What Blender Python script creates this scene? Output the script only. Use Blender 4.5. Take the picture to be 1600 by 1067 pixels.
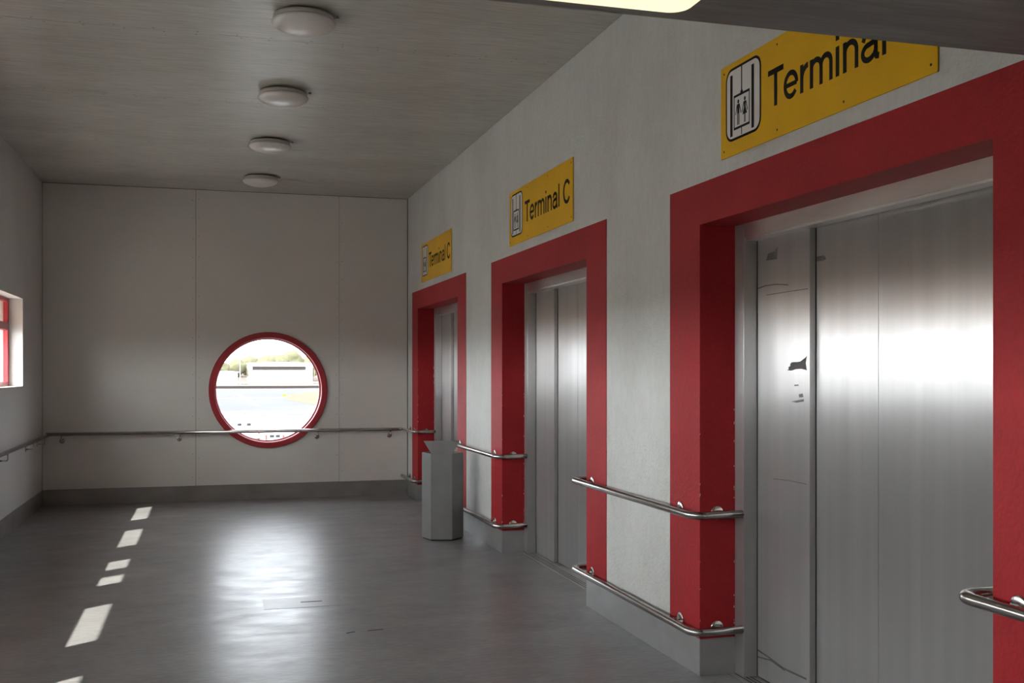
import bpy, bmesh, math, random
from mathutils import Vector, Matrix, noise
PI = math.pi
random.seed(7)
for o in list(bpy.data.objects):
    bpy.data.objects.remove(o)
sc = bpy.context.scene
C = sc.collection

# ------------------------------------------------------------------ camera, sky, sun, exposure
cam = bpy.data.cameras.new('camera')
camo = bpy.data.objects.new('camera', cam); C.objects.link(camo)
camo.location = (0, 0, 1.65)
camo.rotation_euler = (PI/2, 0, -0.2828)
cam.sensor_width = 36.0
cam.lens = 1631.7/1600*36.0
cam.shift_y = 45.3/1600
cam.clip_start = 0.05; cam.clip_end = 5000
sc.camera = camo

world = bpy.data.worlds.new('sky'); sc.world = world
world.use_nodes = True
bg = world.node_tree.nodes['Background']
sky = world.node_tree.nodes.new('ShaderNodeTexSky')        # hazy bright day
sky.sky_type = 'NISHITA'; sky.sun_disc = False
sky.sun_elevation = math.atan(1.052)
sky.sun_rotation = math.atan2(-1.0, -0.775)                 # the sun stands behind the camera to the left
sky.air_density = 1.0; sky.dust_density = 8.0; sky.ozone_density = 1.0
wn = world.node_tree.nodes; wl = world.node_tree.links
wl.new(sky.outputs['Color'], bg.inputs['Color'])            # clear-sky share with the glow round the sun
bg.inputs['Strength'].default_value = 0.08
hz = wn.new('ShaderNodeBackground')                         # white haze, denser towards the horizon on every side
hz.inputs['Color'].default_value = (0.95, 0.98, 1.0, 1)
tc = wn.new('ShaderNodeTexCoord'); sx = wn.new('ShaderNodeSeparateXYZ')
inv = wn.new('ShaderNodeMath'); inv.operation = 'SUBTRACT'; inv.use_clamp = True; inv.inputs[0].default_value = 1.0
pw_ = wn.new('ShaderNodeMath'); pw_.operation = 'POWER'; pw_.inputs[1].default_value = 3.0
ma = wn.new('ShaderNodeMath'); ma.operation = 'MULTIPLY_ADD'; ma.inputs[1].default_value = 4.0; ma.inputs[2].default_value = 5.0
ad = wn.new('ShaderNodeAddShader')
wl.new(tc.outputs['Generated'], sx.inputs[0]); wl.new(sx.outputs['Z'], inv.inputs[1]); wl.new(inv.outputs[0], pw_.inputs[0])
wl.new(pw_.outputs[0], ma.inputs[0]); wl.new(ma.outputs[0], hz.inputs['Strength'])
wl.new(hz.outputs[0], ad.inputs[0]); wl.new(bg.outputs[0], ad.inputs[1]); wl.new(ad.outputs[0], wn['World Output'].inputs['Surface'])

SUN_H = Vector((1.0, 0.775)).normalized()          # horizontal way the light travels
SUN_T = 1.052                                       # tangent of its elevation
sun = bpy.data.lights.new('sun', 'SUN'); sun.energy = 6.0; sun.angle = math.radians(0.55)
sun.color = (1.0, 0.95, 0.86)
suno = bpy.data.objects.new('sun', sun); C.objects.link(suno)
sd = Vector((SUN_H.x, SUN_H.y, -SUN_T)).normalized()
suno.rotation_euler = sd.to_track_quat('-Z', 'Y').to_euler()
suno.location = (-30, -20, 40)

sc.view_settings.view_transform = 'Standard'
sc.view_settings.look = 'None'
sc.view_settings.gamma = 1.0
sc.view_settings.use_curve_mapping = False
sc.view_settings.exposure = 1.38
sc.cycles.max_bounces = 16
sc.cycles.diffuse_bounces = 8
sc.cycles.glossy_bounces = 6
sc.cycles.transparent_max_bounces = 16
sc.cycles.sample_clamp_indirect = 6.0

# ------------------------------------------------------------------ dimensions (metres)
W = 2.5504        # right wall plane
XL = -1.9374      # left wall plane
YB = 13.7354      # far wall plane
YF = -3.0         # wall behind the camera
ZC = 3.93         # ceiling
DOOR_Y = (4.033, 7.988, 11.943)      # lift openings, nearest first
HALF = 1.101; OPEN_Z = 2.44
FR_HALF = 1.476; FR_Z = 2.66
ORD = ('nearest', 'middle', 'farthest')

# ------------------------------------------------------------------ helpers
class MB:
    def __init__(s): s.v = []; s.f = []; s.sm = []
    def add(s, vs, fs, smooth=False):
        b = len(s.v); s.v += [tuple(p) for p in vs]
        for f in fs: s.f.append([b+i for i in f]); s.sm.append(smooth)
        return s
    def box(s, x0, x1, y0, y1, z0, z1):
        x0, x1 = sorted((x0, x1)); y0, y1 = sorted((y0, y1)); z0, z1 = sorted((z0, z1))
        v = [(x0,y0,z0),(x1,y0,z0),(x1,y1,z0),(x0,y1,z0),(x0,y0,z1),(x1,y0,z1),(x1,y1,z1),(x0,y1,z1)]
        return s.add(v, [(0,3,2,1),(4,5,6,7),(0,1,5,4),(1,2,6,5),(2,3,7,6),(3,0,4,7)])
    def prism(s, pts, fn, d0, d1):
        """2D outline pts, fn(a,b,d)->xyz, extruded from d0 to d1"""
        n = len(pts)
        v = [fn(a, b, d0) for a, b in pts] + [fn(a, b, d1) for a, b in pts]
        f = [list(range(n))[::-1], [n+i for i in range(n)]]
        f += [(i, (i+1) % n, n+(i+1) % n, n+i) for i in range(n)]
        return s.add(v, f)
    def stroke(s, pts, w, fn, d0, d1):
        pts = [Vector(p) for p in pts]; L = []; R = []
        for i, p in enumerate(pts):
            t0 = (p-pts[i-1]).normalized() if i else None
            t1 = (pts[i+1]-p).normalized() if i < len(pts)-1 else None
            t = (t0+t1).normalized() if t0 and t1 else (t0 or t1)
            nrm = Vector((-t.y, t.x)); k = 1.0
            if t0: k = 1/max(.5, abs(nrm.dot(Vector((-t0.y, t0.x)))))
            L.append(p+nrm*w/2*k); R.append(p-nrm*w/2*k)
        for i in range(len(pts)-1):
            s.prism([tuple(q) for q in (R[i], R[i+1], L[i+1], L[i])], fn, d0, d1)
        return s
    def lathe(s, prof, origin=(0,0,0), axis='Z', n=32, smooth=True, cap=True):
        """prof: list of (radius, height along axis)"""
        o = Vector(origin); vs = []; fs = []
        def P(r, h, t):
            a, b = r*math.cos(t), r*math.sin(t)
            return o + (Vector((a, b, h)) if axis == 'Z' else Vector((h, a, b)) if axis == 'X' else Vector((b, h, a)))
        for r, h in prof:
            vs += [P(r, h, 2*PI*i/n) for i in range(n)]
        for k in range(len(prof)-1):
            fs += [(k*n+i, k*n+(i+1) % n, (k+1)*n+(i+1) % n, (k+1)*n+i) for i in range(n)]
        s.add(vs, fs, smooth)
        if cap:
            b = len(s.v)-len(vs)
            for k in (0, len(prof)-1):
                if prof[k][0] > 1e-6: s.f.append([b+k*n+i for i in range(n)]); s.sm.append(False)
        return s
    def tube(s, pts, r, n=16):
        pts = [Vector(p) for p in pts]; m = len(pts); vs = []; fs = []; ref = Vector((0, 0, 1))
        for i, p in enumerate(pts):
            t = ((pts[min(i+1, m-1)]-pts[max(i-1, 0)])).normalized()
            u = ref if abs(t.dot(ref)) < .9 else Vector((1, 0, 0))
            a = t.cross(u).normalized(); b = a.cross(t).normalized()
            if i and abs(t.dot(ref)) >= .9: pass
            vs += [p+(a*math.cos(2*PI*k/n)+b*math.sin(2*PI*k/n))*r for k in range(n)]
        for i in range(m-1):
            fs += [(i*n+k, i*n+(k+1) % n, (i+1)*n+(k+1) % n, (i+1)*n+k) for k in range(n)]
        s.add(vs, fs, True)
        b = len(s.v)-len(vs)
        s.f.append([b+k for k in range(n)]); s.sm.append(False)
        s.f.append([b+(m-1)*n+k for k in range(n)]); s.sm.append(False)
        return s
    def build(s, name, mat, parent=None, bevel=0, seg=2):
        me = bpy.data.meshes.new(name); me.from_pydata(s.v, [], s.f)
        for p, k in zip(me.polygons, s.sm): p.use_smooth = k
        bm = bmesh.new(); bm.from_mesh(me)
        bmesh.ops.recalc_face_normals(bm, faces=bm.faces)
        bm.to_mesh(me); bm.free()
        me.materials.append(mat)
        o = bpy.data.objects.new(name, me); C.objects.link(o)
        if parent is not None: o.parent = parent
        if bevel:
            md = o.modifiers.new('bevel', 'BEVEL'); md.width = bevel; md.segments = seg
            md.limit_method = 'ANGLE'; md.angle_limit = math.radians(40)
        return o

def tag(o, label, cat=None, group=None, kind=None):
    o['label'] = label
    if cat: o['category'] = cat
    if group: o['group'] = group
    if kind: o['kind'] = kind
    return o

def empty(name, loc=(0, 0, 0), rz=0):
    o = bpy.data.objects.new(name, None); C.objects.link(o)
    o.location = loc; o.rotation_euler = (0, 0, rz); o.empty_display_size = .1
    return o

def part(o, parent):
    """parent keeping world placement (all roots here are plain translations)"""
    o.parent = parent; o.matrix_parent_inverse = Matrix.Translation(parent.location).inverted() if parent.type == 'EMPTY' else Matrix()
    return o

def copy_tree(o, parent=None):
    c = o.copy(); C.objects.link(c); c.parent = parent
    for ch in list(o.children): copy_tree(ch, c)
    return c

def fillet(pts, r, n=7):
    """round the corners of a polyline"""
    P = [Vector(p) for p in pts]; out = [P[0]]
    for i in range(1, len(P)-1):
        a = (P[i-1]-P[i]); b = (P[i+1]-P[i]); rr = min(r, a.length*.49, b.length*.49)
        p0 = P[i]+a.normalized()*rr; p1 = P[i]+b.normalized()*rr
        for k in range(n+1):
            t = k/n; out.append(p0*(1-t)**2+P[i]*2*t*(1-t)+p1*t*t)
    out.append(P[-1]); return out

def arc(cx, cy, rx, ry, a0, a1, n=18):
    return [(cx+rx*math.cos(math.radians(a0+(a1-a0)*i/n)), cy+ry*math.sin(math.radians(a0+(a1-a0)*i/n))) for i in range(n+1)]

# ------------------------------------------------------------------ materials
def mat(name, col, rough=.5, metal=0., spec=.5, var=None, var_scale=3., stretch=(1, 1, 1), detail=6., bump=0., bump_scale=60., bump_stretch=None,
        rvar=0., rvar_scale=4., rstretch=None, emit=None, estr=0., aniso=0., arot=0., coat=0., grain=None):
    m = bpy.data.materials.new(name); m.use_nodes = True
    nt = m.node_tree; N = nt.nodes; L = nt.links; p = N['Principled BSDF']
    p.inputs['Base Color'].default_value = (*col, 1); p.inputs['Roughness'].default_value = rough
    p.inputs['Metallic'].default_value = metal; p.inputs['Specular IOR Level'].default_value = spec
    if coat: p.inputs['Coat Weight'].default_value = coat; p.inputs['Coat Roughness'].default_value = .15
    g = N.new('ShaderNodeNewGeometry')
    def noise_node(scale, st, det=detail):
        mp = N.new('ShaderNodeMapping'); mp.inputs['Scale'].default_value = st
        L.new(g.outputs['Position'], mp.inputs['Vector'])
        t = N.new('ShaderNodeTexNoise'); t.inputs['Scale'].default_value = scale; t.inputs['Detail'].default_value = det
        L.new(mp.outputs['Vector'], t.inputs['Vector']); return t
    if var:
        t = noise_node(var_scale, stretch)
        r = N.new('ShaderNodeValToRGB'); r.color_ramp.elements[0].position = .32; r.color_ramp.elements[1].position = .68
        r.color_ramp.elements[0].color = (*var, 1); r.color_ramp.elements[1].color = (*col, 1)
        L.new(t.outputs['Fac'], r.inputs['Fac']); L.new(r.outputs['Color'], p.inputs['Base Color'])
    if grain:                                              # fine grain: (scale, stretch, darkest factor)
        t2 = noise_node(grain[0], grain[1], 5.)
        r2 = N.new('ShaderNodeMapRange'); r2.inputs['From Min'].default_value = .3; r2.inputs['From Max'].default_value = .62
        r2.inputs['To Min'].default_value = grain[2]; r2.inputs['To Max'].default_value = 1.0
        mm = N.new('ShaderNodeVectorMath'); mm.operation = 'SCALE'
        L.new(t2.outputs['Fac'], r2.inputs['Value']); L.new(r2.outputs['Result'], mm.inputs['Scale'])
        L.new(r.outputs['Color'], mm.inputs[0]); L.new(mm.outputs['Vector'], p.inputs['Base Color'])
    if rvar:
        t = noise_node(rvar_scale, rstretch or (1, 1, 1))
        r = N.new('ShaderNodeMapRange'); r.inputs['From Min'].default_value = .3; r.inputs['From Max'].default_value = .7
        r.inputs['To Min'].default_value = rough-rvar; r.inputs['To Max'].default_value = rough+rvar
        L.new(t.outputs['Fac'], r.inputs['Value']); L.new(r.outputs['Result'], p.inputs['Roughness'])
    if bump:
        t = noise_node(bump_scale, bump_stretch or (1, 1, 1), 4.)
        b = N.new('ShaderNodeBump'); b.inputs['Strength'].default_value = bump; b.inputs['Distance'].default_value = .01
        L.new(t.outputs['Fac'], b.inputs['Height']); L.new(b.outputs['Normal'], p.inputs['Normal'])
    if aniso:
        p.inputs['Anisotropic'].default_value = aniso; p.inputs['Anisotropic Rotation'].default_value = arot
        cx = N.new('ShaderNodeVectorMath'); cx.operation = 'CROSS_PRODUCT'; cx.inputs[1].default_value = (0, 0, 1)  # horizontal tangent
        L.new(g.outputs['Normal'], cx.inputs[0]); L.new(cx.outputs['Vector'], p.inputs['Tangent'])
    if emit:
        p.inputs['Emission Color'].default_value = (*emit, 1); p.inputs['Emission Strength'].default_value = estr
    return m

M = {}
M['wall'] = mat('wall paint', (.67, .68, .66), .6, var=(.575, .58, .555), var_scale=1.6, stretch=(1, 1, .6), bump=.5, bump_scale=55, grain=(28, (1, 1, .5), .93))
M['back'] = mat('panel paint', (.69, .67, .625), .5, var=(.64, .62, .58), var_scale=1.2, bump=.05, bump_scale=25)
M['left'] = mat('left wall paint', (.62, .615, .60), .55, var=(.57, .565, .55), var_scale=1.4, bump=.1, bump_scale=40)
M['ceil'] = mat('ceiling paint', (.55, .55, .50), .27, var=(.48, .475, .42), var_scale=.9, stretch=(.5, 1.6, 1), bump=.32, bump_scale=38, bump_stretch=(.30, 2.2, 1), grain=(16, (.25, 3, 1), .82))
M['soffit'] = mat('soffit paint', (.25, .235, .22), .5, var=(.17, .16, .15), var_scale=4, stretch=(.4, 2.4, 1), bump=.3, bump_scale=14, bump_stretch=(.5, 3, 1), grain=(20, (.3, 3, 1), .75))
def floor_mat():
    """dark coated floor: soft mottling, worn sheen, two families of fine scratches"""
    m = bpy.data.materials.new('floor coating'); m.use_nodes = True; nt = m.node_tree; N = nt.nodes; L = nt.links; p = N['Principled BSDF']
    p.inputs['Specular IOR Level'].default_value = .26
    g = N.new('ShaderNodeNewGeometry')
    def nz(scale, st, rot=0., det=4.):
        mp = N.new('ShaderNodeMapping'); mp.inputs['Scale'].default_value = st; mp.inputs['Rotation'].default_value = (0, 0, rot)
        L.new(g.outputs['Position'], mp.inputs['Vector'])
        t = N.new('ShaderNodeTexNoise'); t.inputs['Scale'].default_value = scale; t.inputs['Detail'].default_value = det
        L.new(mp.outputs['Vector'], t.inputs['Vector']); return t.outputs['Fac']
    def rng(src, a, b, c, d):
        r = N.new('ShaderNodeMapRange'); r.inputs['From Min'].default_value = a; r.inputs['From Max'].default_value = b
        r.inputs['To Min'].default_value = c; r.inputs['To Max'].default_value = d; L.new(src, r.inputs['Value']); return r.outputs['Result']
    def op(o, a, b):
        q = N.new('ShaderNodeMath'); q.operation = o
        for i, v in enumerate((a, b)):
            if isinstance(v, (int, float)): q.inputs[i].default_value = v
            else: L.new(v, q.inputs[i])
        return q.outputs[0]
    base = rng(nz(1.5, (1, 1, 1), 0, 6.), .3, .7, .195, .265)
    fine = rng(nz(24, (.5, 2.2, 1), .1, 5.), .3, .7, .80, 1.14)
    s1 = rng(nz(5, (.35, 16, 1), .5, 3.), .61, .68, 0., 1.); s2 = rng(nz(5, (.3, 18, 1), -.75, 3.), .62, .69, 0., 1.)
    sc_ = op('MINIMUM', op('ADD', s1, s2), 1.)
    val = op('MULTIPLY', op('MULTIPLY', base, fine), op('ADD', 1., op('MULTIPLY', sc_, .30)))
    cb = N.new('ShaderNodeCombineColor')
    for i in range(3): L.new(val, cb.inputs[i])
    L.new(cb.outputs[0], p.inputs['Base Color'])
    rough = op('ADD', rng(nz(3., (1, 2., 1), 0, 5.), .3, .7, .28, .38), op('MULTIPLY', sc_, .08))
    L.new(rough, p.inputs['Roughness'])
    return m
M['floor'] = floor_mat()
M['patch'] = mat('floor patch', (.24, .24, .24), .345, spec=.26, var=(.22, .22, .22), var_scale=9)
M['gap'] = mat('dark gap', (.012, .012, .012), .8)
M['red'] = mat('red paint', (.42, .019, .026), .58, spec=.28, var=(.35, .014, .02), var_scale=2.2, bump=.25, bump_scale=60, grain=(30, (1, 1, 1), .9))
M['redframe'] = mat('red window enamel', (.42, .035, .045), .35, var=(.37, .03, .04), var_scale=6)
M['steel'] = mat('brushed steel', (.46, .455, .45), .31, .62, var=(.41, .405, .40), var_scale=1.5, stretch=(1, 9, .35), aniso=.97, rvar=.03, rvar_scale=2.5, rstretch=(1, 6, .3))
M['steel2'] = mat('polished steel', (.74, .72, .69), .34, 1., var=(.60, .58, .55), var_scale=3, stretch=(1, .6, 3))
M['skirt'] = mat('skirting steel', (.46, .46, .46), .36, .6, var=(.38, .38, .375), var_scale=3, stretch=(1, 1, 2))
M['skirt_dull'] = mat('dull skirting', (.30, .285, .27), .45, .4, var=(.24, .23, .215), var_scale=3, stretch=(1, 1, 2))
M['tube'] = mat('rail steel', (.60, .58, .55), .20, 1., var=(.50, .48, .46), var_scale=7)
M['bin'] = mat('bin grey enamel', (.27, .275, .27), .38, .3, var=(.23, .235, .23), var_scale=5)
M['lamp'] = mat('lamp opal', (.68, .655, .62), .28, var=(.63, .605, .57), var_scale=6)
M['lampbase'] = mat('lamp base', (.50, .47, .43), .4)
M['yellow'] = mat('sign yellow', (.86, .49, .008), .42, spec=.3, var=(.80, .445, .008), var_scale=4)
M['white'] = mat('sign white', (.78, .76, .74), .4)
M['black'] = mat('sign black', (.008, .008, .009), .5, spec=.15)
M['screw'] = mat('screw', (.10, .085, .05), .5, .6)
M['scuff'] = mat('scuff', (.09, .085, .08), .6, var=(.16, .155, .15), var_scale=40)
M['tear'] = mat('adhesive residue', (.10, .095, .092), .65, var=(.14, .135, .13), var_scale=60)
M['sill'] = mat('threshold aluminium', (.42, .41, .39), .35, 1., var=(.28, .27, .26), var_scale=5, stretch=(6, .5, 1))
M['diffuser'] = mat('lit diffuser', (.8, .75, .6), .4, emit=(1.0, .90, .58), estr=.42)
M['galv'] = mat('galvanised', (.45, .45, .45), .4, .7)
# glazing: clear panes let the light pass and mirror at grazing angles
def glass(name, tint):
    m = bpy.data.materials.new(name); m.use_nodes = True; nt = m.node_tree; N = nt.nodes; L = nt.links
    N.remove(N['Principled BSDF'])
    t = N.new('ShaderNodeBsdfTransparent'); t.inputs['Color'].default_value = (*tint, 1)
    g = N.new('ShaderNodeBsdfGlossy'); g.inputs['Roughness'].default_value = .02
    lw = N.new('ShaderNodeLayerWeight'); lw.inputs['Blend'].default_value = .5      # Schlick, the same from both sides of the pane
    pw = N.new('ShaderNodeMath'); pw.operation = 'POWER'; pw.inputs[1].default_value = 5
    fr = N.new('ShaderNodeMath'); fr.operation = 'MULTIPLY_ADD'; fr.inputs[1].default_value = .96; fr.inputs[2].default_value = .04
    L.new(lw.outputs['Facing'], pw.inputs[0]); L.new(pw.outputs[0], fr.inputs[0])
    mx = N.new('ShaderNodeMixShader')
    L.new(fr.outputs[0], mx.inputs['Fac']); L.new(t.outputs['BSDF'], mx.inputs[1]); L.new(g.outputs['BSDF'], mx.inputs[2])
    L.new(mx.outputs['Shader'], N['Material Output'].inputs['Surface'])
    return m
M['glass'] = glass('window glass', (.95, .96, .96))
M['tinted'] = glass('tinted porthole glass', (.73, .745, .76))  # tint added to dim the outdoor view and its glare on the floor
def translucent(name, col):
    m = bpy.data.materials.new(name); m.use_nodes = True; nt = m.node_tree; N = nt.nodes; L = nt.links
    N.remove(N['Principled BSDF'])
    d = N.new('ShaderNodeBsdfDiffuse'); d.inputs['Color'].default_value = (*col, 1)
    t = N.new('ShaderNodeBsdfTranslucent'); t.inputs['Color'].default_value = (*col, 1)
    nz = N.new('ShaderNodeTexNoise'); nz.inputs['Scale'].default_value = 8
    mr = N.new('ShaderNodeMapRange'); mr.inputs['To Min'].default_value = .6; mr.inputs['To Max'].default_value = .8
    mx = N.new('ShaderNodeMixShader'); L.new(nz.outputs['Fac'], mr.inputs['Value']); L.new(mr.outputs['Result'], mx.inputs['Fac'])
    L.new(d.outputs['BSDF'], mx.inputs[1]); L.new(t.outputs['BSDF'], mx.inputs[2])
    L.new(mx.outputs['Shader'], N['Material Output'].inputs['Surface'])
    return m
M['slat'] = translucent('beige slat', (.68, .51, .27))
# outdoors
M['ground'] = mat('dry ground', (.15, .132, .117), .9, spec=.0, var=(.13, .114, .10), var_scale=.05)
M['apron'] = mat('pale concrete apron', (.30, .30, .29), .85, spec=.0, var=(.26, .26, .255), var_scale=.08)
M['asphalt'] = mat('taxiway asphalt', (.108, .109, .116), .85, spec=.0, var=(.096, .097, .104), var_scale=.06)
M['mark'] = mat('line paint', (.5, .5, .48), .7, spec=.0)
M['grass'] = mat('dry grass', (.125, .112, .085), .95, spec=.0, var=(.105, .096, .072), var_scale=.2)
M['hangar'] = mat('hangar cladding', (.45, .45, .44), .6, spec=.0)
M['band'] = mat('hangar fascia', (.04, .034, .032), .7, spec=.0)
M['tan'] = mat('tan render', (.13, .11, .098), .8, spec=.0)
M['leaf'] = mat('olive foliage', (.14, .135, .085), .8, spec=.0, var=(.11, .107, .065), var_scale=.6)
M['bark'] = mat('bark', (.12, .09, .06), .9)
M['van'] = mat('van paint', (.5, .5, .5), .35)
M['tyre'] = mat('tyre', (.02, .02, .02), .8)
M['vglass'] = mat('vehicle glass', (.02, .022, .024), .1)
M['tail'] = mat('tail lamp', (.5, .03, .03), .3)

# ------------------------------------------------------------------ setting: floor
fl = MB().box(XL-.02, 3.05, YF, YB+.05, -.2, 0).build('floor', M['floor'])
tag(fl, 'worn glossy dark grey coated floor of the lift lobby', 'floor', kind='structure')
fp = MB().box(.37, .915, 7.39, 7.725, 0, .0012).build('repair_patch', M['patch'], fl)
fs = MB().box(.63, .78, 7.548, 7.566, .0012, .0018).build('crack', M['gap'], fl)
for (x, y, l, a) in ((1.02, 6.62, .10, 4), (.86, 6.6, .06, 22)):
    cr = MB().box(-l/2, l/2, -.008, .008, 0, .0006).build('crack', M['gap'], fl)
    cr.location = (x, y, 0); cr.rotation_euler.z = math.radians(a)

# ------------------------------------------------------------------ right wall with its three lift openings
wr = MB()
ys = [YF-.2]
for cy in DOOR_Y: ys += [cy-HALF, cy+HALF]
ys.append(YB+.2)
for i in range(0, len(ys), 2): wr.box(W, W+.60, ys[i], ys[i+1], 0, OPEN_Z)
wr.box(W, W+.60, ys[0], ys[-1], OPEN_Z, ZC+.15)
wr = tag(wr.build('wall_right', M['wall']), 'rough grey-white plastered wall with the three lift doors', 'wall', kind='structure')
shaft = MB().box(W+.60, W+.66, YF-.2, YB+.2, -.1, ZC).build('backing', M['gap'], wr)

# painted red surrounds: face band, jamb and head linings
for k, cy in enumerate(DOOR_Y):
    t = .004
    m = MB()
    m.prism([(cy-FR_HALF, .2), (cy-HALF, .2), (cy-HALF, OPEN_Z), (cy+HALF, OPEN_Z), (cy+HALF, .2), (cy+FR_HALF, .2), (cy+FR_HALF, FR_Z), (cy-FR_HALF, FR_Z)],
            lambda a, b, d: (W-d, a, b), 0, t)
    o = m.build('trim_%d' % (k+1), M['red'])
    tag(o, 'red painted surround of the %s lift door' % ORD[k], 'door surround', kind='structure')
    MB().box(W-t, W+.207, cy+HALF-t, cy+HALF, .2, OPEN_Z).build('jamb', M['red'], o)
    MB().box(W-t, W+.207, cy-HALF, cy-HALF+t, .2, OPEN_Z).build('jamb', M['red'], o)
    ch = MB()                                             # chipped paint along the jamb edges
    for q in range(26):
        z = .22+random.random()**1.6*1.5; h_ = random.uniform(.004, .02); w_ = random.uniform(.002, .005)
        x_ = W+.203 if q % 3 else W-.001
        ch.prism([(x_-w_, z), (x_, z+h_*.2), (x_+w_*.3, z+h_), (x_-w_*.7, z+h_*.8)], lambda a, b, d: (a, cy+HALF-t-d, b), 0, .0004)
    ch.build('paint_chips', M['wall'], o)['kind'] = 'stuff'
    MB().box(W-t, W+.207, cy-HALF+t, cy+HALF-t, OPEN_Z-t, OPEN_Z).build('head_lining', M['red'], o)

# steel skirting of each pier
piers = [(YF, DOOR_Y[0]-HALF), (DOOR_Y[0]+HALF, DOOR_Y[1]-HALF), (DOOR_Y[1]+HALF, DOOR_Y[2]-HALF), (DOOR_Y[2]+HALF, YB)]
for k, (a, b) in enumerate(piers):
    m = MB(); t = .006
    m.box(W-t, W, a, b, 0, .2)
    if k < 3: m.box(W-t, W+.207, b, b+t, 0, .2)
    if k > 0: m.box(W-t, W+.207, a-t, a, 0, .2)
    o = m.build('baseboard_right' if k == 0 else 'baseboard_right_%d' % k, M['skirt'], bevel=.0015, seg=1)
    tag(o, ['steel skirting on the pier at the right edge', 'steel skirting on the pier between the nearest and middle lifts',
            'steel skirting on the pier between the middle and farthest lifts', 'steel skirting on the narrow pier in the far right corner'][k], 'skirting', kind='structure')

# ------------------------------------------------------------------ lift doors
XA = W+.207        # face of the steel architrave
def lift_door(k, cy):
    far, near = cy+HALF, cy-HALF
    root = empty('door_%d' % (k+1), (XA, cy, 0))
    tag(root, 'brushed steel four-panel lift door, %s of the three' % ORD[k], 'lift door', kind='structure')
    P = lambda o: part(o, root)
    jf, jn = far-.101, near+.101
    P(MB().box(XA, XA+.16, jf, far, 0, OPEN_Z).build('architrave_post', M['steel'], bevel=.002))
    P(MB().box(XA, XA+.16, near, jn, 0, OPEN_Z).build('architrave_post', M['steel'], bevel=.002))
    P(MB().box(XA, XA+.014, jn, jf, 2.358, OPEN_Z).build('header', M['steel2'], bevel=.002))
    P(MB().box(XA+.014, XA+.079, jn, jf, 2.348, OPEN_Z).build('track_cover', M['steel2']))
    P(MB().box(XA+.079, XA+.1125, jn, jf-.513, 2.352, OPEN_Z).build('track_cover', M['steel2']))
    s1 = MB().box(XA-.045, XA+.16, near+.007, far-.007, 0, .004)
    th = P(s1.build('threshold', M['sill']))
    for q in range(3):
        MB().box(-.012+q*.024+XA, -.006+q*.024+XA, near+.02, far-.02, .004, .0046).build('groove', M['gap'], th)
    x1 = XA+.08; x2 = XA+.115
    edges = [(x1, jf, jf-.512), (x2, jf-.512+.03, jf-1.009), (x2+.0015, jf-1.010, jf-1.456), (x2-.0015, jf-1.4575, jn)]
    pans = []
    for (x, a, b) in edges:
        pans.append(P(MB().box(x, x+(.033 if x == x1 else .028), b, a, .008, 2.43).build('door_panel', M['steel'], bevel=.0015)))
    P(MB().box(x2-.002, x2, jf-.512-.006, jf-.512+.001, .008, 2.43).build('door_seal', M['gap']))
    P(MB().box(x1-.0015, x1, jf-.007, jf, .008, 2.43).build('door_seal', M['gap']))
    return root, pans, (x1, x2, jf)
doors = [lift_door(k, cy) for k, cy in enumerate(DOOR_Y)]

# scuffs, scratches and torn sticker residue on the nearest lift door
def wallfn(x): return lambda a, b, d: (x-d, a, b)
root, pans, (x1, x2, jf) = doors[0]
def scuff(pan, x, pts, name='scuff_mark', m='scuff', stroke=None):
    b = MB()
    if stroke: b.stroke(pts, stroke, wallfn(x), 0, .0006)
    else: b.prism(pts, wallfn(x), 0, .0006)
    return b.build(name, M[m], pan)
A = pans[0]
scuff(A, x1, [(4.919, 2.266), (4.856, 2.272), (4.82, 2.295), (4.827, 2.229), (4.937, 2.232)])
scuff(A, x1, [(5.026, 2.091), (4.944, 2.099), (4.846, 2.099), (4.775, 2.093), (4.717, 2.086)], stroke=.006, name='scratch')
scuff(A, x1, [(4.931, 2.049), (4.729, 2.052), (4.534, 2.053)], stroke=.004, name='scratch')
scuff(pans[1], x2, [(4.516, 2.21), (4.448, 2.209), (4.434, 2.189), (4.468, 2.186), (4.516, 2.186)])
scuff(A, x1, [(4.726, 1.651), (4.712, 1.658), (4.717, 1.668), (4.698, 1.672), (4.700, 1.682), (4.684, 1.692), (4.608, 1.694), (4.564, 1.712), (4.543, 1.723), (4.556, 1.688), (4.546, 1.651), (4.597, 1.659), (4.653, 1.656), (4.686, 1.649)], 'torn_sticker_residue', 'tear')
scuff(A, x1, [(4.662, 1.578), (4.621, 1.58), (4.621, 1.573), (4.658, 1.571)])
scuff(A, x1, [(4.619, 1.531), (4.584, 1.536), (4.577, 1.518), (4.614, 1.515)])
scuff(A, x1, [(4.692, 1.493), (4.619, 1.502), (4.573, 1.508), (4.573, 1.496), (4.641, 1.488)])
scuff(A, x1, [(5.028, 0.147), (4.918, 0.138), (4.765, 0.119), (4.549, 0.125)], stroke=.010, name='scratch')
scuff(A, x1, [(5.028, 0.110), (4.892, 0.127), (4.752, 0.112)], stroke=.007, name='scratch')
scuff(A, x1, [(4.866, 1.083), (4.715, 1.09), (4.549, 1.088)], stroke=.003, name='scratch')

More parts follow.
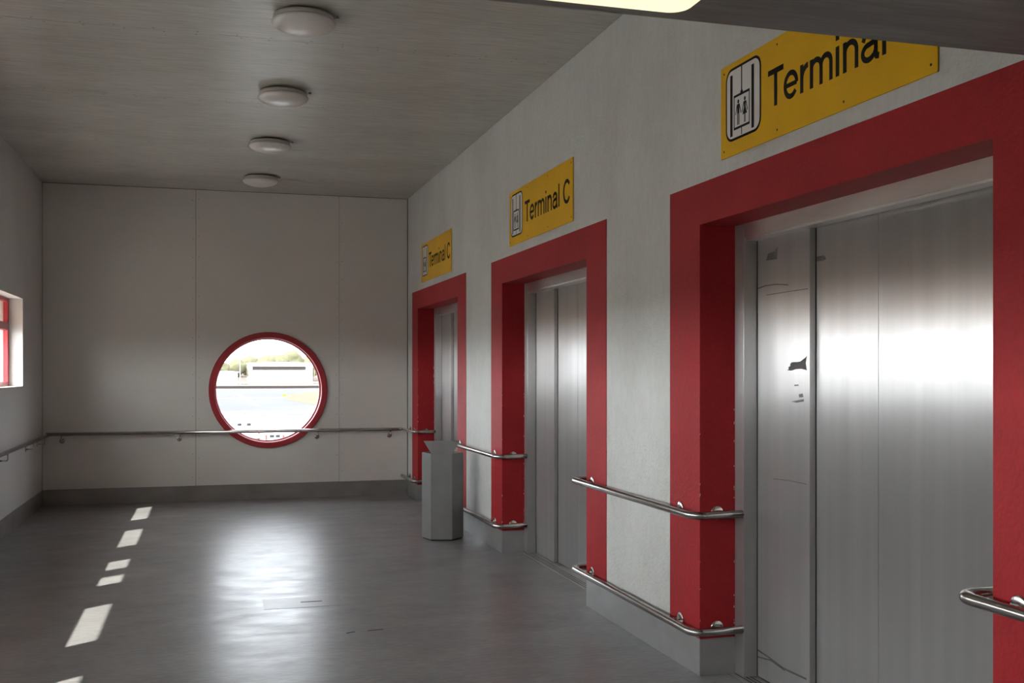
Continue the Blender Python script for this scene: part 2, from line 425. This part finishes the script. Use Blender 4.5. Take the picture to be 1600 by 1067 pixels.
# ------------------------------------------------------------------ far wall: three boards, round window
RX, RZ, RO, RI = .7425, 1.40, .742, .668
SEAMS = (XL+.004, -.154, 1.639, W-.010)
def ring_panel(m, x0, x1, z0, z1, y0, y1, cx, cz, r, n=64):
    """rectangular board with a round hole"""
    outer = []; inner = []
    for i in range(n):
        t = 2*PI*(i+.5)/n; dx, dz = math.cos(t), math.sin(t)
        k = min(((x1-cx)/dx if dx > 0 else (x0-cx)/dx) if abs(dx) > 1e-9 else 1e9, ((z1-cz)/dz if dz > 0 else (z0-cz)/dz) if abs(dz) > 1e-9 else 1e9)
        outer.append([cx+dx*k, cz+dz*k]); inner.append((cx+dx*r, cz+dz*r))
    for (qx, qz) in ((x0, z0), (x1, z0), (x0, z1), (x1, z1)):       # snap the nearest outline point to each corner
        j = min(range(n), key=lambda i: (outer[i][0]-qx)**2+(outer[i][1]-qz)**2); outer[j] = [qx, qz]
    v = [(a, y0, b) for a, b in outer]+[(a, y0, b) for a, b in inner]+[(a, y1, b) for a, b in outer]+[(a, y1, b) for a, b in inner]
    f = []
    for i in range(n):
        j = (i+1) % n
        f += [(i, j, n+j, n+i), (2*n+i, 3*n+i, 3*n+j, 2*n+j), (i, 2*n+i, 2*n+j, j), (n+i, n+j, 3*n+j, 3*n+i)]
    m.add(v, f)
wb = MB(); ring_panel(wb, XL-.5, W+.3, -.1, ZC+.1, YB+.014, YB+.30, RX, RZ, .72)
wb = tag(wb.build('wall_back', M['gap']), 'far wall of warm grey boards around the round window', 'wall', kind='structure')
for i in range(3):
    m = MB(); a, b = SEAMS[i]+.0022, SEAMS[i+1]-.0022
    if i == 1: ring_panel(m, a, b, .2, ZC-.004, YB, YB+.014, RX, RZ, .72)
    else: m.box(a, b, YB, YB+.014, .2, ZC-.004)
    m.build('panel', M['back'], wb)
o = MB().box(XL+.006, W-.006, YB-.006, YB+.014, 0, .198).build('baseboard_back', M['skirt_dull'], bevel=.0015, seg=1)
tag(o, 'dull metal skirting along the far wall under the round window', 'skirting', kind='structure')

rw = empty('window_1', (RX, YB, RZ-RO))
tag(rw, 'round porthole window with a red ring frame on the far wall', 'window', kind='structure')
prof = [(RO, .014), (RO, -.022), (RO-.008, -.030), (RI+.010, -.030), (RI, -.022), (RI, .20), (RO-.02, .20)]
part(MB().lathe(prof, (RX, YB, RZ), 'Y', 96, True, False).build('ring_frame', M['redframe']), rw)
rw.children[-1].data.polygons.foreach_set('use_smooth', [True]*len(rw.children[-1].data.polygons))
md = rw.children[-1].modifiers.new('split', 'EDGE_SPLIT'); md.split_angle = math.radians(35)
part(MB().lathe([(RI+.004, .080), (RI+.004, .088)], (RX, YB, RZ), 'Y', 96, False).build('pane', M['tinted']), rw)
part(MB().lathe([(RI+.002, .094), (RI-.018, .098), (RI-.018, .120), (RI+.002, .122)], (RX, YB, RZ), 'Y', 96, True, False).build('glazing_bead', M['redframe']), rw)

# ------------------------------------------------------------------ left wall with its row of windows
XO = -2.40
WIN_FAR = [12.375-1.825*i for i in range(8)]; WIN_W = 1.40; WZ0, WZ1 = 1.48, 2.43
m = MB()
m.box(XO, XL, YF-.2, YB+.3, -.2, WZ0); m.box(XO, XL, YF-.2, YB+.3, WZ1, ZC+.15)
prev = YB+.3
for wf in WIN_FAR:
    m.box(XO, XL, wf, prev, WZ0, WZ1); prev = wf-WIN_W
m.box(XO, XL, YF-.2, prev, WZ0, WZ1)
tag(m.build('wall_left', M['left']), 'off-white side wall with the row of red-framed windows', 'wall', kind='structure')
o = MB().box(XL, XL+.006, YF, YB-.008, 0, .2).build('baseboard_left', M['skirt_dull'], bevel=.0015, seg=1)
tag(o, 'grey metal skirting along the left wall', 'skirting', kind='structure')

def side_window():
    """built at the far jamb (y = 0), running towards the camera"""
    r = empty('window_2')
    x0, x1 = -2.125, -2.075; fw = .055
    m = MB(); m.box(x0, x1, -fw, 0, WZ0, WZ1); m.box(x0, x1, -WIN_W, -WIN_W+fw, WZ0, WZ1)
    m.box(x0, x1, -WIN_W+fw, -fw, WZ0, WZ0+.05); m.box(x0, x1, -WIN_W+fw, -fw, WZ1-.04, WZ1)
    m.build('frame', M['redframe'], r, bevel=.004)
    MB().box(x0-.004, x1+.004, -WIN_W+fw, -fw, 2.085, 2.165).build('transom', M['redframe'], r, bevel=.004)
    MB().box(-2.104, -2.098, -WIN_W+fw, -fw, WZ0+.05, 2.085).build('pane', M['glass'], r)
    MB().box(-2.104, -2.098, -WIN_W+fw, -fw, 2.165, WZ1-.04).build('pane', M['glass'], r)
    sill = MB().box(-2.075, XL+.006, -WIN_W, 0, WZ0-.012, WZ0+.002).build('sill', M['left'], r, bevel=.003)
    # outside shutter let down over the upper light
    me = None
    for q in range(11):
        z = 2.185+q*.0225
        if me is None:
            s = MB(); ang = math.radians(62); hw = .014
            dx, dz = hw*math.cos(ang), hw*math.sin(ang)
            s.prism([(-dx-.0006, -dz), (-dx+.0012, -dz), (dx+.0012, dz), (dx-.0006, dz)], lambda a, b, d: (a, d, b), -WIN_W+.01, -.01)
            o = s.build('slat', M['slat'], r); me = o.data
        else:
            o = bpy.data.objects.new('slat', me); C.objects.link(o); o.parent = r
        o.location = (-2.285, 0, z)
    return r
w0 = side_window()
ordinal = ['first', 'second', 'third', 'fourth', 'fifth', 'sixth', 'seventh', 'eighth']
for i, wf in enumerate(WIN_FAR):
    o = w0 if i == 0 else copy_tree(w0)
    o.name = 'window_%d' % (i+2)
    o.location = (0, wf, 0)
    tag(o, 'red-framed side window with slatted upper light, %s from the far wall' % ordinal[i], 'window', 'windows along the left wall', 'structure')

# ------------------------------------------------------------------ ceiling of painted sheets, lower soffit, wall behind the camera
ce = tag(MB().box(XL-.5, W+.6, YF-.2, YB+.3, ZC+.012, ZC+.16).build('ceiling', M['gap']), 'grey painted sheet ceiling with round lamps', 'ceiling', kind='structure')
y = 12.83; edges = [YB-.002]
while y > YF: edges.append(y); y -= 1.82
edges.append(YF)
for i in range(len(edges)-1):
    MB().box(XL+.002, W-.002, edges[i+1]+.0025, edges[i]-.0025, ZC, ZC+.012).build('ceiling_sheet', M['ceil'], ce)
nl = MB()
for e in edges[1:6]:
    for q in range(18):
        for sgn in (-1, 1):
            x = XL+.12+q*.25+random.uniform(-.04, .04); nl.lathe([(.006, -.0006), (.006, .0005)], (x, e+sgn*.03, ZC), n=6, smooth=False)
nl.build('nail_heads', M['screw'], ce)['kind'] = 'stuff'
nl = MB()
for sx in (SEAMS[1], SEAMS[2]):
    for sgn in (-1, 1):
        for q in range(15): nl.lathe([(.0045, -.0006), (.0045, .0005)], (sx+sgn*.035, YB, .32+q*.25+random.uniform(-.03, .03)), 'Y', n=6, smooth=False)
nl.build('screw_heads', M['screw'], wb)['kind'] = 'stuff'
ZS, YS = 2.55, 2.46
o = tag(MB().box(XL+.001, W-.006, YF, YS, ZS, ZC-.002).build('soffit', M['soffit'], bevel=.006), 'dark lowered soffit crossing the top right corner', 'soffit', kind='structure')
tag(MB().box(XL-.4, W+.6, YF-.2, YF, -.2, ZC+.1).build('wall_front', M['wall']), 'plain wall at the near end of the lobby', 'wall', kind='structure')

# lit diffuser lamp under the soffit
def rrect(x0, x1, y0, y1, r, n=6):
    p = []
    for (cx, cy, a) in ((x1-r, y1-r, 0), (x0+r, y1-r, 90), (x0+r, y0+r, 180), (x1-r, y0+r, 270)):
        p += arc(cx, cy, r, r, a, a+90, n)
    return p
sl = empty('soffit_lamp', (.79, 1.68, ZS))
tag(sl, 'lit cream diffuser lamp under the dark soffit at the top edge', 'lamp')
fnz = lambda a, b, d: (a, b, d)
part(MB().prism(rrect(.47, 1.11, 1.06, 2.30, .03), fnz, ZS-.012, ZS).build('base', M['lampbase']), sl)
o = part(MB().prism(rrect(.49, 1.09, 1.08, 2.285, .05), fnz, ZS-.052, ZS-.012).build('diffuser', M['diffuser'], bevel=.012, seg=3), sl)

# round opal ceiling lamps (switched off)
def dome_lamp():
    r = empty('ceiling_lamp')
    MB().lathe([(.055, -.001), (.055, -.016)], n=24).build('spacer', M['lampbase'], r)
    MB().lathe([(.165, -.014), (.188, -.016), (.192, -.024), (.192, -.044), (.186, -.046)], n=56).build('base_ring', M['lampbase'], r)
    pr = [(.187, -.044), (.198, -.049), (.203, -.057)]
    for i in range(1, 11):
        t = i/10*PI/2; pr.append((.201*math.cos(t) if i < 10 else .002, -.057-.063*math.sin(t)))
    MB().lathe(pr, n=56).build('opal_dome', M['lamp'], r)
    MB().lathe([(.012, 0), (.012, -.014)], (.215, 0, 0), n=12).build('cable_gland', M['lampbase'], r)
    return r
d0 = dome_lamp()
for i, (y, t) in enumerate(((6.79, 'nearest and largest of the four'), (8.70, 'second nearest of the four'), (10.62, 'third nearest of the four'), (12.60, 'closest to the far wall'))):
    o = d0 if i == 0 else copy_tree(d0)
    o.location = (.585, y, ZC)
    tag(o, 'round opal ceiling lamp, unlit, %s' % t, 'lamp', 'round ceiling lamps in a row')

# ------------------------------------------------------------------ handrails
RR = .0215; OFF = .083
def flange(x, y, z, n, parent, L=OFF):
    """wall rose and standoff; n = unit vector away from the wall"""
    n = Vector(n); m = MB(); p = Vector((x, y, z))
    ax = 'X' if abs(n.x) > .5 else 'Y'; sg = n.x if ax == 'X' else n.y
    m.lathe([(.038, 0), (.038, .004*sg), (.034, .007*sg), (.008, .0075*sg)], p, ax, 24)
    f = m.build('flange', M['tube'], parent)
    MB().tube([p+n*.004, p+n*(L-RR*.6)], .0085, 10).build('standoff', M['tube'], f)
    return f
def pier_rail(y0, y1, z, label, near_end=True):
    """rail wrapping the pier from y0 (near edge) to y1 (far edge)"""
    r = empty('handrail', (W, (y0+y1)/2, 0)); tag(r, label, 'handrail', 'steel rails wrapping the piers')
    x = W-OFF; xe = XA-.001
    pts = [(xe, y0-OFF, z), (x, y0-OFF, z), (x, y1+OFF, z), (xe, y1+OFF, z)]
    part(MB().tube(fillet(pts, .075), RR, 18).build('rail', M['tube']), r)
    for y in (y0+.235, y1-.115): part(flange(W-.004, y, z, (-1, 0, 0), None, OFF-.004), r)
    part(flange(W+.10, y0, z, (0, -1, 0), None), r)
    part(flange(W+.10, y1+0, z, (0, 1, 0), None), r)
    return r
# note: a pier's near edge is the lower y; rails stand in the lift openings on both sides
def pr(y0, y1, z, label): return pier_rail(y0, y1, z, label)
ZU, ZL = .878, .256
for (k, nm) in ((1, 'the nearest and middle lift doors'), (2, 'the middle and farthest lift doors')):
    a, b = piers[k]
    pr(a, b, ZU, 'upper steel handrail around the pier between %s' % nm)
    pr(a, b, ZL, 'lower steel bumper rail around the pier between %s' % nm)
# pier at the right edge of the view
a, b = piers[0]
for z, t in ((ZU, 'upper steel handrail starting at the right edge beside the nearest lift'), (ZL, 'lower steel bumper rail starting at the right edge beside the nearest lift')):
    r = empty('handrail', (W, b-1, 0)); tag(r, t, 'handrail', 'steel rails wrapping the piers')
    part(MB().tube(fillet([(XA-.001, b+OFF, z), (W-OFF, b+OFF, z), (W-OFF, .2, z), (W-.002, .2, z)], .075), RR, 18).build('rail', M['tube']), r)
    for y in (b-.115, 1.6, .45): part(flange(W-(.004 if y > 2.557-1.0 else 0), y, z, (-1, 0, 0), None), r)
    part(flange(W+.10, b, z, (0, 1, 0), None), r)
# narrow far pier: lower rail
a, b = piers[3]
r = empty('handrail', (W, a+.3, 0)); tag(r, 'short lower bumper rail on the narrow pier in the far right corner', 'handrail', 'steel rails wrapping the piers')
part(MB().tube(fillet([(XA-.001, a-OFF, ZL), (W-OFF, a-OFF, ZL), (W-OFF, YB-.012, ZL)], .075), RR, 18).build('rail', M['tube']), r)
for y in (a+.20, a+.52): part(flange(W-(.004 if y < a+.37 else 0), y, ZL, (-1, 0, 0), None), r)
part(flange(W+.10, a, ZL, (0, -1, 0), None), r)
# far wall rail running on round the corner into the farthest lift
r = empty('handrail', (RX, YB, 0)); tag(r, 'long steel handrail across the far wall, passing before the round window', 'handrail', 'steel rails along the walls')
part(MB().tube(fillet([(XL+.06, YB-OFF, ZU), (W-OFF, YB-OFF, ZU), (W-OFF, a-OFF, ZU), (XA-.001, a-OFF, ZU)], .075), RR, 18).build('rail', M['tube']), r)
for y in (a+.20, a+.50): part(flange(W-(.004 if y < a+.37 else 0), y, ZU, (-1, 0, 0), None), r)
part(flange(W+.10, a, ZU, (0, -1, 0), None), r)
def bracket(p, n, z, parent):
    """disc on the wall, arm and upright below a rail"""
    n = Vector(n); p = Vector((p[0], p[1], z-.085)); ax = 'X' if abs(n.x) > .5 else 'Y'; sg = n.x if ax == 'X' else n.y
    d = MB().lathe([(.032, 0), (.032, .005*sg), (.027, .008*sg), (.008, .008*sg)], p, ax, 24).build('bracket', M['tube'])
    part(d, parent)
    MB().tube(fillet([p+n*.004, p+n*OFF, p+n*OFF+Vector((0, 0, .085-RR*.6))], .02, 4), .007, 10).build('arm', M['tube'], d)
for x in (-1.712, -.354, 1.35, 2.30): bracket((x, YB), (0, -1, 0), ZU, r)
r = empty('handrail', (XL, 7, 0)); tag(r, 'steel handrail along the left wall below the side windows', 'handrail', 'steel rails along the walls')
part(MB().tube([(XL+OFF, YB-.135, ZU-.012), (XL+OFF, 6, ZU-.012), (XL+OFF, .5, ZU-.012)], RR, 18).build('rail', M['tube']), r)
for y in (13.35, 12.55, 11.0, 9.4, 7.8, 6.2, 4.6, 3.0, 1.4): bracket((XL, y), (1, 0, 0), ZU-.012, r)

# ------------------------------------------------------------------ lift signs
SW = .107
def glyphs():
    x = 0; out = []
    def put(paths, adv):
        nonlocal x
        out.append([(w, [(a+x, b) for a, b in p]) for w, p in paths])
        x += adv
    st = lambda cx, top: (SW, [(cx, 0), (cx, top)])
    put([(SW, [(.02, .675), (.59, .675)]), (SW*1.04, [(.305, 0), (.305, .68)])], .575)                                 # T
    put([(SW*.94, arc(.277, .262, .205, .221, -1, 322, 30)), (SW*.8, [(.075, .262), (.482, .262)])], .545)              # e
    put([st(.108, .523), (SW, arc(.33, .25, .22, .226, 176, 93, 10))], .325)                                              # r
    put([st(.108, .523), (SW*.95, arc(.262, .335, .154, .146, 180, 0)+[(.416, 0)]), (SW*.95, arc(.57, .335, .154, .146, 180, 0)+[(.724, 0)])], .815)   # m
    put([st(.108, .523), (SW, [(.108, .628), (.108, .718)])], .218)                                                       # i
    put([st(.108, .523), (SW*.95, arc(.277, .322, .169, .159, 180, 0)+[(.446, 0)])], .545)                                # n
    put([(SW*.95, [(.085, .36)]+arc(.265, .368, .168, .113, 150, 0, 14)+[(.433, .10), (.455, .045), (.52, .035)]),
         (SW*.9, [(.433, .312), (.36, .296)]+arc(.232, .158, .158, .124, 85, 300, 16)+[(.39, .09), (.433, .165)])], .545) # a
    put([st(.108, .718)], .218)                                                                                           # l
    x += .262
    put([(SW*1.02, arc(.375, .359, .285, .322, 36, 324, 30))], .69)                                                       # C
    return out, x
GL, GW = glyphs()
def lift_sign():
    """origin: bottom far corner on the wall; reads towards the camera (-Y)"""
    r = empty('lift_sign'); fn = lambda a, b, d: (-d, -a, b)
    Wd, H = 1.668, .468
    MB().prism([(0, 0), (Wd, 0), (Wd, H), (0, H)], fn, .004, .009).build('plate', M['yellow'], r, bevel=.001, seg=1)
    # pictogram
    rr = lambda x0, x1, y0, y1, q: rrect(x0, x1, y0, y1, q)
    x0, x1, z0, z1 = .055, .408, .072, .440
    pb = MB().prism(rr(x0, x1, z0, z1, .062), fn, .009, .0096).build('pictogram_border', M['black'], r)
    pw = MB().prism(rr(x0+.013, x1-.013, z0+.013, z1-.013, .050), fn, .0096, .0102).build('pictogram_field', M['white'], r)
    m = MB(); d0, d1 = .0102, .0108
    R_ = lambda a0, a1, b0, b1: m.prism([(a0, b0), (a1, b0), (a1, b1), (a0, b1)], fn, d0, d1)
    R_(.103, .127, z0+.024, z1-.035); R_(.318, .342, z0+.024, z1-.035)          # shaft rails
    R_(.215, .225, .300, .430); R_(.209, .231, .292, .306)                        # cable and hitch
    R_(.140, .300, .284, .296); R_(.140, .300, .122, .134)                        # cabin
    R_(.140, .147, .122, .296); R_(.293, .300, .122, .296); R_(.216, .223, .088, .122)
    def person(cx, skirt):
        m.prism([(cx+q[0], .258+q[1]) for q in arc(0, 0, .0085, .0105, 0, 345, 12)], fn, d0, d1)
        if skirt:
            m.prism([(cx-.010, .246), (cx+.010, .246), (cx+.008, .215), (cx+.022, .183), (cx-.022, .183), (cx-.008, .215)], fn, d0, d1)
            m.stroke([(cx-.004, .184), (cx-.004, .142)], .005, fn, d0, d1); m.stroke([(cx+.004, .184), (cx+.004, .142)], .005, fn, d0, d1)
        else:
            m.prism([(cx-.013, .246), (cx+.013, .246), (cx+.010, .198), (cx-.010, .198)], fn, d0, d1)
            m.stroke([(cx-.006, .200), (cx-.006, .142)], .007, fn, d0, d1); m.stroke([(cx+.006, .200), (cx+.006, .142)], .007, fn, d0, d1)
        for s in (-1, 1): m.stroke([(cx+s*.011, .243), (cx+s*.020, .218), (cx+s*.027, .196)], .0055, fn, d0, d1)
    person(.186, False); person(.252, True)
    m.build('lift_symbol', M['black'], r)
    # lettering
    em = 1.135/(GW-.045)
    for g in GL:
        t = MB()
        for w, p in g: t.stroke([(.468+q[0]*em, .152+q[1]*em) for q in p], w*em, fn, .009, .0096)
        t.build('letter', M['black'], r)
    for a in (.035, .555, 1.085, Wd-.035):
        for b in (.035, H-.035):
            MB().lathe([(.0055, 0), (.0055, -.0012), (.003, -.002)], (-.009, -a, b), 'X', 10).build('screw', M['screw'], r)
    return r
s0 = lift_sign()
for k, cy in enumerate(DOOR_Y):
    o = s0 if k == 0 else copy_tree(s0)
    o.location = (W, 4.878+(cy-DOOR_Y[0]), 2.735)
    tag(o, 'yellow Terminal C lift sign above the %s lift door' % ORD[k], 'sign', 'yellow lift signs')

# ------------------------------------------------------------------ hexagonal litter bin
BX, BY, BR = 2.215, 10.07, .205
bn = empty('litter_bin', (BX, BY, 0)); tag(bn, 'grey hexagonal metal litter bin beside the farthest lift', 'litter bin')
hexa = [(BX+BR*math.cos(math.radians(44+60*i)), BY+BR*math.sin(math.radians(44+60*i))) for i in range(6)]
inn = [(BX+(BR-.012)*math.cos(math.radians(44+60*i)), BY+(BR-.012)*math.sin(math.radians(44+60*i))) for i in range(6)]
HB = .845
for i in range(6):
    j = (i+1) % 6
    v = []
    for z in (.012, HB):
        v += [(*hexa[i], z), (*hexa[j], z), (*inn[j], z), (*inn[i], z)]
    part(MB().add(v, [(0,3,2,1),(4,5,6,7),(0,1,5,4),(1,2,6,5),(2,3,7,6),(3,0,4,7)]).build('side_panel', M['bin'], bevel=.003), bn)
part(MB().prism(inn, fnz, .0, .03).build('base', M['gap']), bn)
part(MB().prism([(BX+(p[0]-BX)*.985, BY+(p[1]-BY)*.985) for p in inn], fnz, .30, .34).build('liner', M['gap']), bn)
# chute flap: trapezoid plate leaning out over the front edge
fv = max(range(6), key=lambda i: -((hexa[i][1]+hexa[(i+1) % 6][1]) + .6*(hexa[i][0]+hexa[(i+1) % 6][0])))
e0, e1 = Vector((*hexa[fv], 0)), Vector((*hexa[(fv+1) % 6], 0))
mid = (e0+e1)/2; ex = (e1-e0).normalized(); nin = (Vector((BX, BY, 0))-mid).normalized()
def flapfn(a, b, d): p = mid+nin*(.022+b*.18+d)+ex*a; return (p.x, p.y, HB-.03+b)
part(MB().prism([(-.085, 0), (.085, 0), (.178, .150), (-.178, .150)], flapfn, 0, .006).build('chute_flap', M['bin'], bevel=.0015, seg=1), bn)
def flapfn2(a, b, d): p = mid+nin*(.30-b*.05+d)+ex*a; return (p.x, p.y, HB-.03+b)
part(MB().prism([(-.09, 0), (.09, 0), (.13, .095), (-.13, .095)], flapfn2, 0, .006).build('chute_flap', M['bin'], bevel=.0015, seg=1), bn)

# ------------------------------------------------------------------ outdoors, seen through the round window
ZG = -5.0
def slab(name, pts, z, m, label, cat):
    return tag(MB().prism(pts, fnz, z-.5, z).build(name, m), label, cat, kind='structure')
slab('ground', [(-1500, -1500), (1500, -1500), (1500, 2500), (-1500, 2500)], ZG-.10, M['ground'], 'dry open airfield ground', 'ground')
slab('apron', [(-300, -120), (300, -120), (300, 176), (-300, 176)], ZG-.02, M['apron'], 'pale concrete apron below the round window', 'apron')
tx = slab('taxiway', [(-300, 176), (300, 176), (300, 392), (-300, 392)], ZG-.02, M['asphalt'], 'grey asphalt taxiway beyond the apron', 'taxiway')
for (x0, x1, y0, y1) in ((-300, 300, 172.5, 176.5), (-300, 300, 259, 260.6), (-300, 300, 386, 390)):
    MB().box(x0, x1, y0, y1, ZG-.02, ZG-.01).build('painted_line', M['mark'], tx)
v = [(9.0, 330), (11.0, 330), (12.2, 190), (10.2, 190)]
MB().prism([(7.2, 320), (8.6, 320), (9.4, 205), (8.0, 205)], fnz, ZG-.02, ZG-.008).build('painted_line', M['mark'], tx)
MB().box(-300, 300, 157, 164, ZG-.02, ZG-.012).build('painted_line', M['asphalt'], tx)
slab('grass_verge', [(17.7, 265), (22, 300), (34.5, 341), (120, 345), (120, 190), (20.3, 200), (17.6, 235)], ZG, M['grass'], 'dry grass island in the taxiway', 'grass')
o = MB().box(-250, 250, 393, 394, ZG-.1, ZG+1.0).build('barrier_wall', M['band'])
tag(o, 'long low dark barrier beyond the taxiway', 'barrier')

def hangar(x0, x1, y0, y1, top, label, band):
    r = empty('hangar', ((x0+x1)/2, (y0+y1)/2, ZG)); tag(r, label, 'building')
    part(MB().box(x0, x1, y0, y1, ZG-.1, top).build('wall', M['hangar']), r)
    part(MB().prism([(x0-.6, top), (x1+.6, top), (x1+.6, top+.5), ((x0+x1)/2, top+1.0), (x0-.6, top+.5)], lambda a, b, d: (a, d, b), y0-.6, y1+.6).build('roof', M['hangar']), r)
    if band:
        part(MB().box(x0+1.5, x1-3.5, y0-.25, y0, top-3.0, top-1.3).build('fascia_band', M['band']), r)
        for q in range(4):
            w = (x1-x0-8)/4; part(MB().box(x0+4+q*w+.2, x0+4+(q+1)*w-.2, y0-.15, y0, ZG, top-4).build('sliding_door', M['van']), r)
        for xx in (x0-1.2, x1+.4): part(MB().box(xx, xx+.8, y0-.1, y0+1, top-6.5, top-3).build('downpipe_box', M['leaf']), r)
    else:
        part(MB().box(x0+1, x0+5, y0-.1, y0, ZG, top-2).build('sliding_door', M['van']), r)
    return r
hangar(19.3, 50.2, 531, 560, 5.0, 'wide white hangar with a dark fascia band', True)
hangar(3.5, 13.4, 517, 535, .6, 'small plain white shed left of the wide hangar', False)
# tan hillside to the left
hv = []; hf = []; nx, ny = 24, 8
for j in range(ny+1):
    for i in range(nx+1):
        x = -260+i*14; yy = 640+j*40
        z = ZG-.5+18*max(0, math.sin(PI*j/ny))*max(0, 1-abs((x+60)/150))**.7*(.8+.3*noise.noise((x*.02, yy*.02, 0)))
        hv.append((x, yy, z))
for j in range(ny):
    for i in range(nx): hf.append((j*(nx+1)+i, j*(nx+1)+i+1, (j+1)*(nx+1)+i+1, (j+1)*(nx+1)+i))
tag(MB().add(hv, hf, True).build('hillside', M['tan']), 'pale tan hillside on the horizon', 'hill', kind='structure')

def tree(x, y, h, w, label):
    r = empty('tree', (x, y, ZG)); tag(r, label, 'tree', 'trees behind the hangars')
    part(MB().lathe([(.35, -.1), (.22, h*.5)], (x, y, ZG), n=8).build('trunk', M['bark']), r)
    bm = bmesh.new(); bmesh.ops.create_icosphere(bm, subdivisions=3, radius=1)
    for vv in bm.verts:
        k = 1+.35*noise.noise(vv.co*2.1+Vector((x, y, 0)))+.18*noise.noise(vv.co*6+Vector((y, x, 0)))
        vv.co = Vector((x+vv.co.x*k*w, y+vv.co.y*k*w, ZG+h*.62+vv.co.z*k*h*.40))
    me = bpy.data.meshes.new('crown'); bm.to_mesh(me); bm.free(); me.materials.append(M['leaf'])
    for p in me.polygons: p.use_smooth = True
    o = bpy.data.objects.new('crown', me); C.objects.link(o); part(o, r)
tl = ['at the left end of the row', 'second from the left of the row', 'third from the left of the row', 'fourth from the left of the row', 'fifth from the left of the row',
      'tallest of the row', 'seventh from the left of the row', 'eighth from the left of the row', 'ninth from the left of the row', 'at the right end of the row']
for i, (x, h, w) in enumerate(((7, 12.0, 5), (17, 13.5, 5.5), (25.5, 15.5, 6), (34, 15.5, 6), (42.5, 16.5, 6.5), (52.5, 19, 8), (62, 16, 6), (71, 16.5, 6.5), (80, 17, 7), (90, 16, 7))):
    tree(x, 655+(i % 3)*20, h, w, 'olive tree behind the hangars, '+tl[i])
def pole(x, y, top, label):
    r = empty('lamp_post', (x, y, ZG)); tag(r, label, 'lamp post')
    part(MB().lathe([(.22, -.1), (.12, top-ZG)], (x, y, ZG), n=10).build('mast', M['hangar']), r)
    part(MB().box(x-.9, x+.9, y-.25, y+.25, top, top+.25).build('lamp_head', M['hangar']), r)
pole(11.8, 420, 7.0, 'tall pale lamp post left of the wide hangar')
pole(44, 425, 2.5, 'short pale lamp post right of the wide hangar')
# yellow marker board at the tip of the grass
r = empty('marker_board', (17.9, 262, ZG)); tag(r, 'small yellow taxiway marker board at the grass tip', 'marker')
part(MB().box(17.45, 18.35, 262, 262.2, ZG+.35, ZG+.85).build('board', M['yellow']), r)
for xx in (17.55, 18.15): part(MB().box(xx, xx+.1, 262.05, 262.15, ZG-.02, ZG+.4).build('post', M['galv']), r)

def van(x, y, wd, ln, ht, label, name, cargo):
    r = empty(name, (x, y, ZG)); tag(r, label, 'vehicle')
    pro = [(0, .42), (0, ht-.35), (.12, ht), (ln-1.6, ht), (ln-.9, ht*.58), (ln-.05, ht*.5), (ln, .42)]
    b = part(MB().prism([(q[0], q[1]) for q in pro], lambda a, c, d: (x+d, y+a, ZG+c), -wd/2, wd/2).build('body', M['van'], bevel=.09, seg=3), r)
    for s in (-1, 1):
        part(MB().box(x+s*.145*wd-.19, x+s*.145*wd+.19, y-.012, y+.05, ZG+ht*.60, ZG+ht*.60+.26).build('rear_window', M['vglass'], bevel=.03), r)
        part(MB().box(x+s*(wd/2-.14)-.07, x+s*(wd/2-.14)+.07, y-.012, y+.04, ZG+.75, ZG+1.2).build('tail_lamp', M['tail']), r)
        for yy in (.9, ln-1.0):
            part(MB().lathe([(.30, -.11), (.36, -.09), (.36, .09), (.30, .11)], (x+s*(wd/2-.13), y+yy, ZG+.34), 'X', 18).build('wheel', M['tyre']), r)
    part(MB().box(x-wd/2+.05, x+wd/2-.05, y-.08, y+.02, ZG+.38, ZG+.58).build('bumper', M['galv'], bevel=.02), r)
    part(MB().box(x-.01, x+.01, y-.006, y+.04, ZG+.6, ZG+ht-.45).build('door_seam', M['tyre']), r)
    part(MB().lathe([(.13, 0), (.13, .10), (.03, .16)], (x+.1, y+1.4, ZG+ht-.01), n=14).build('beacon', M['yellow']), r)
    return r
van(3.15, 99, 2.9, 6.0, 2.6, 'white airport van with two dark rear windows', 'airport_van', True)
van(5.4, 90.5, 1.7, 3.2, 1.6, 'small white service car beside the airport van', 'service_car', False)

# unseen mast, added to cast the dark gap in one window's sun patch
r = empty('shadow_mast', (-4.0, 6.57, ZG)); tag(r, 'unseen grey mast added outside the left windows to shade part of a sun patch', 'mast')
part(MB().lathe([(.13, -.1), (.13, 13)], (-4.0, 6.57, ZG), n=24).build('pole', M['galv']), r)
part(MB().box(-4.9, -3.1, 6.47, 6.67, ZG+13, ZG+13.2).build('cross_arm', M['galv']), r)
for xx in (-4.8, -4.0, -3.2): part(MB().box(xx-.25, xx+.25, 6.30, 6.48, ZG+12.9, ZG+13.4).build('floodlight', M['galv'], bevel=.02), r)
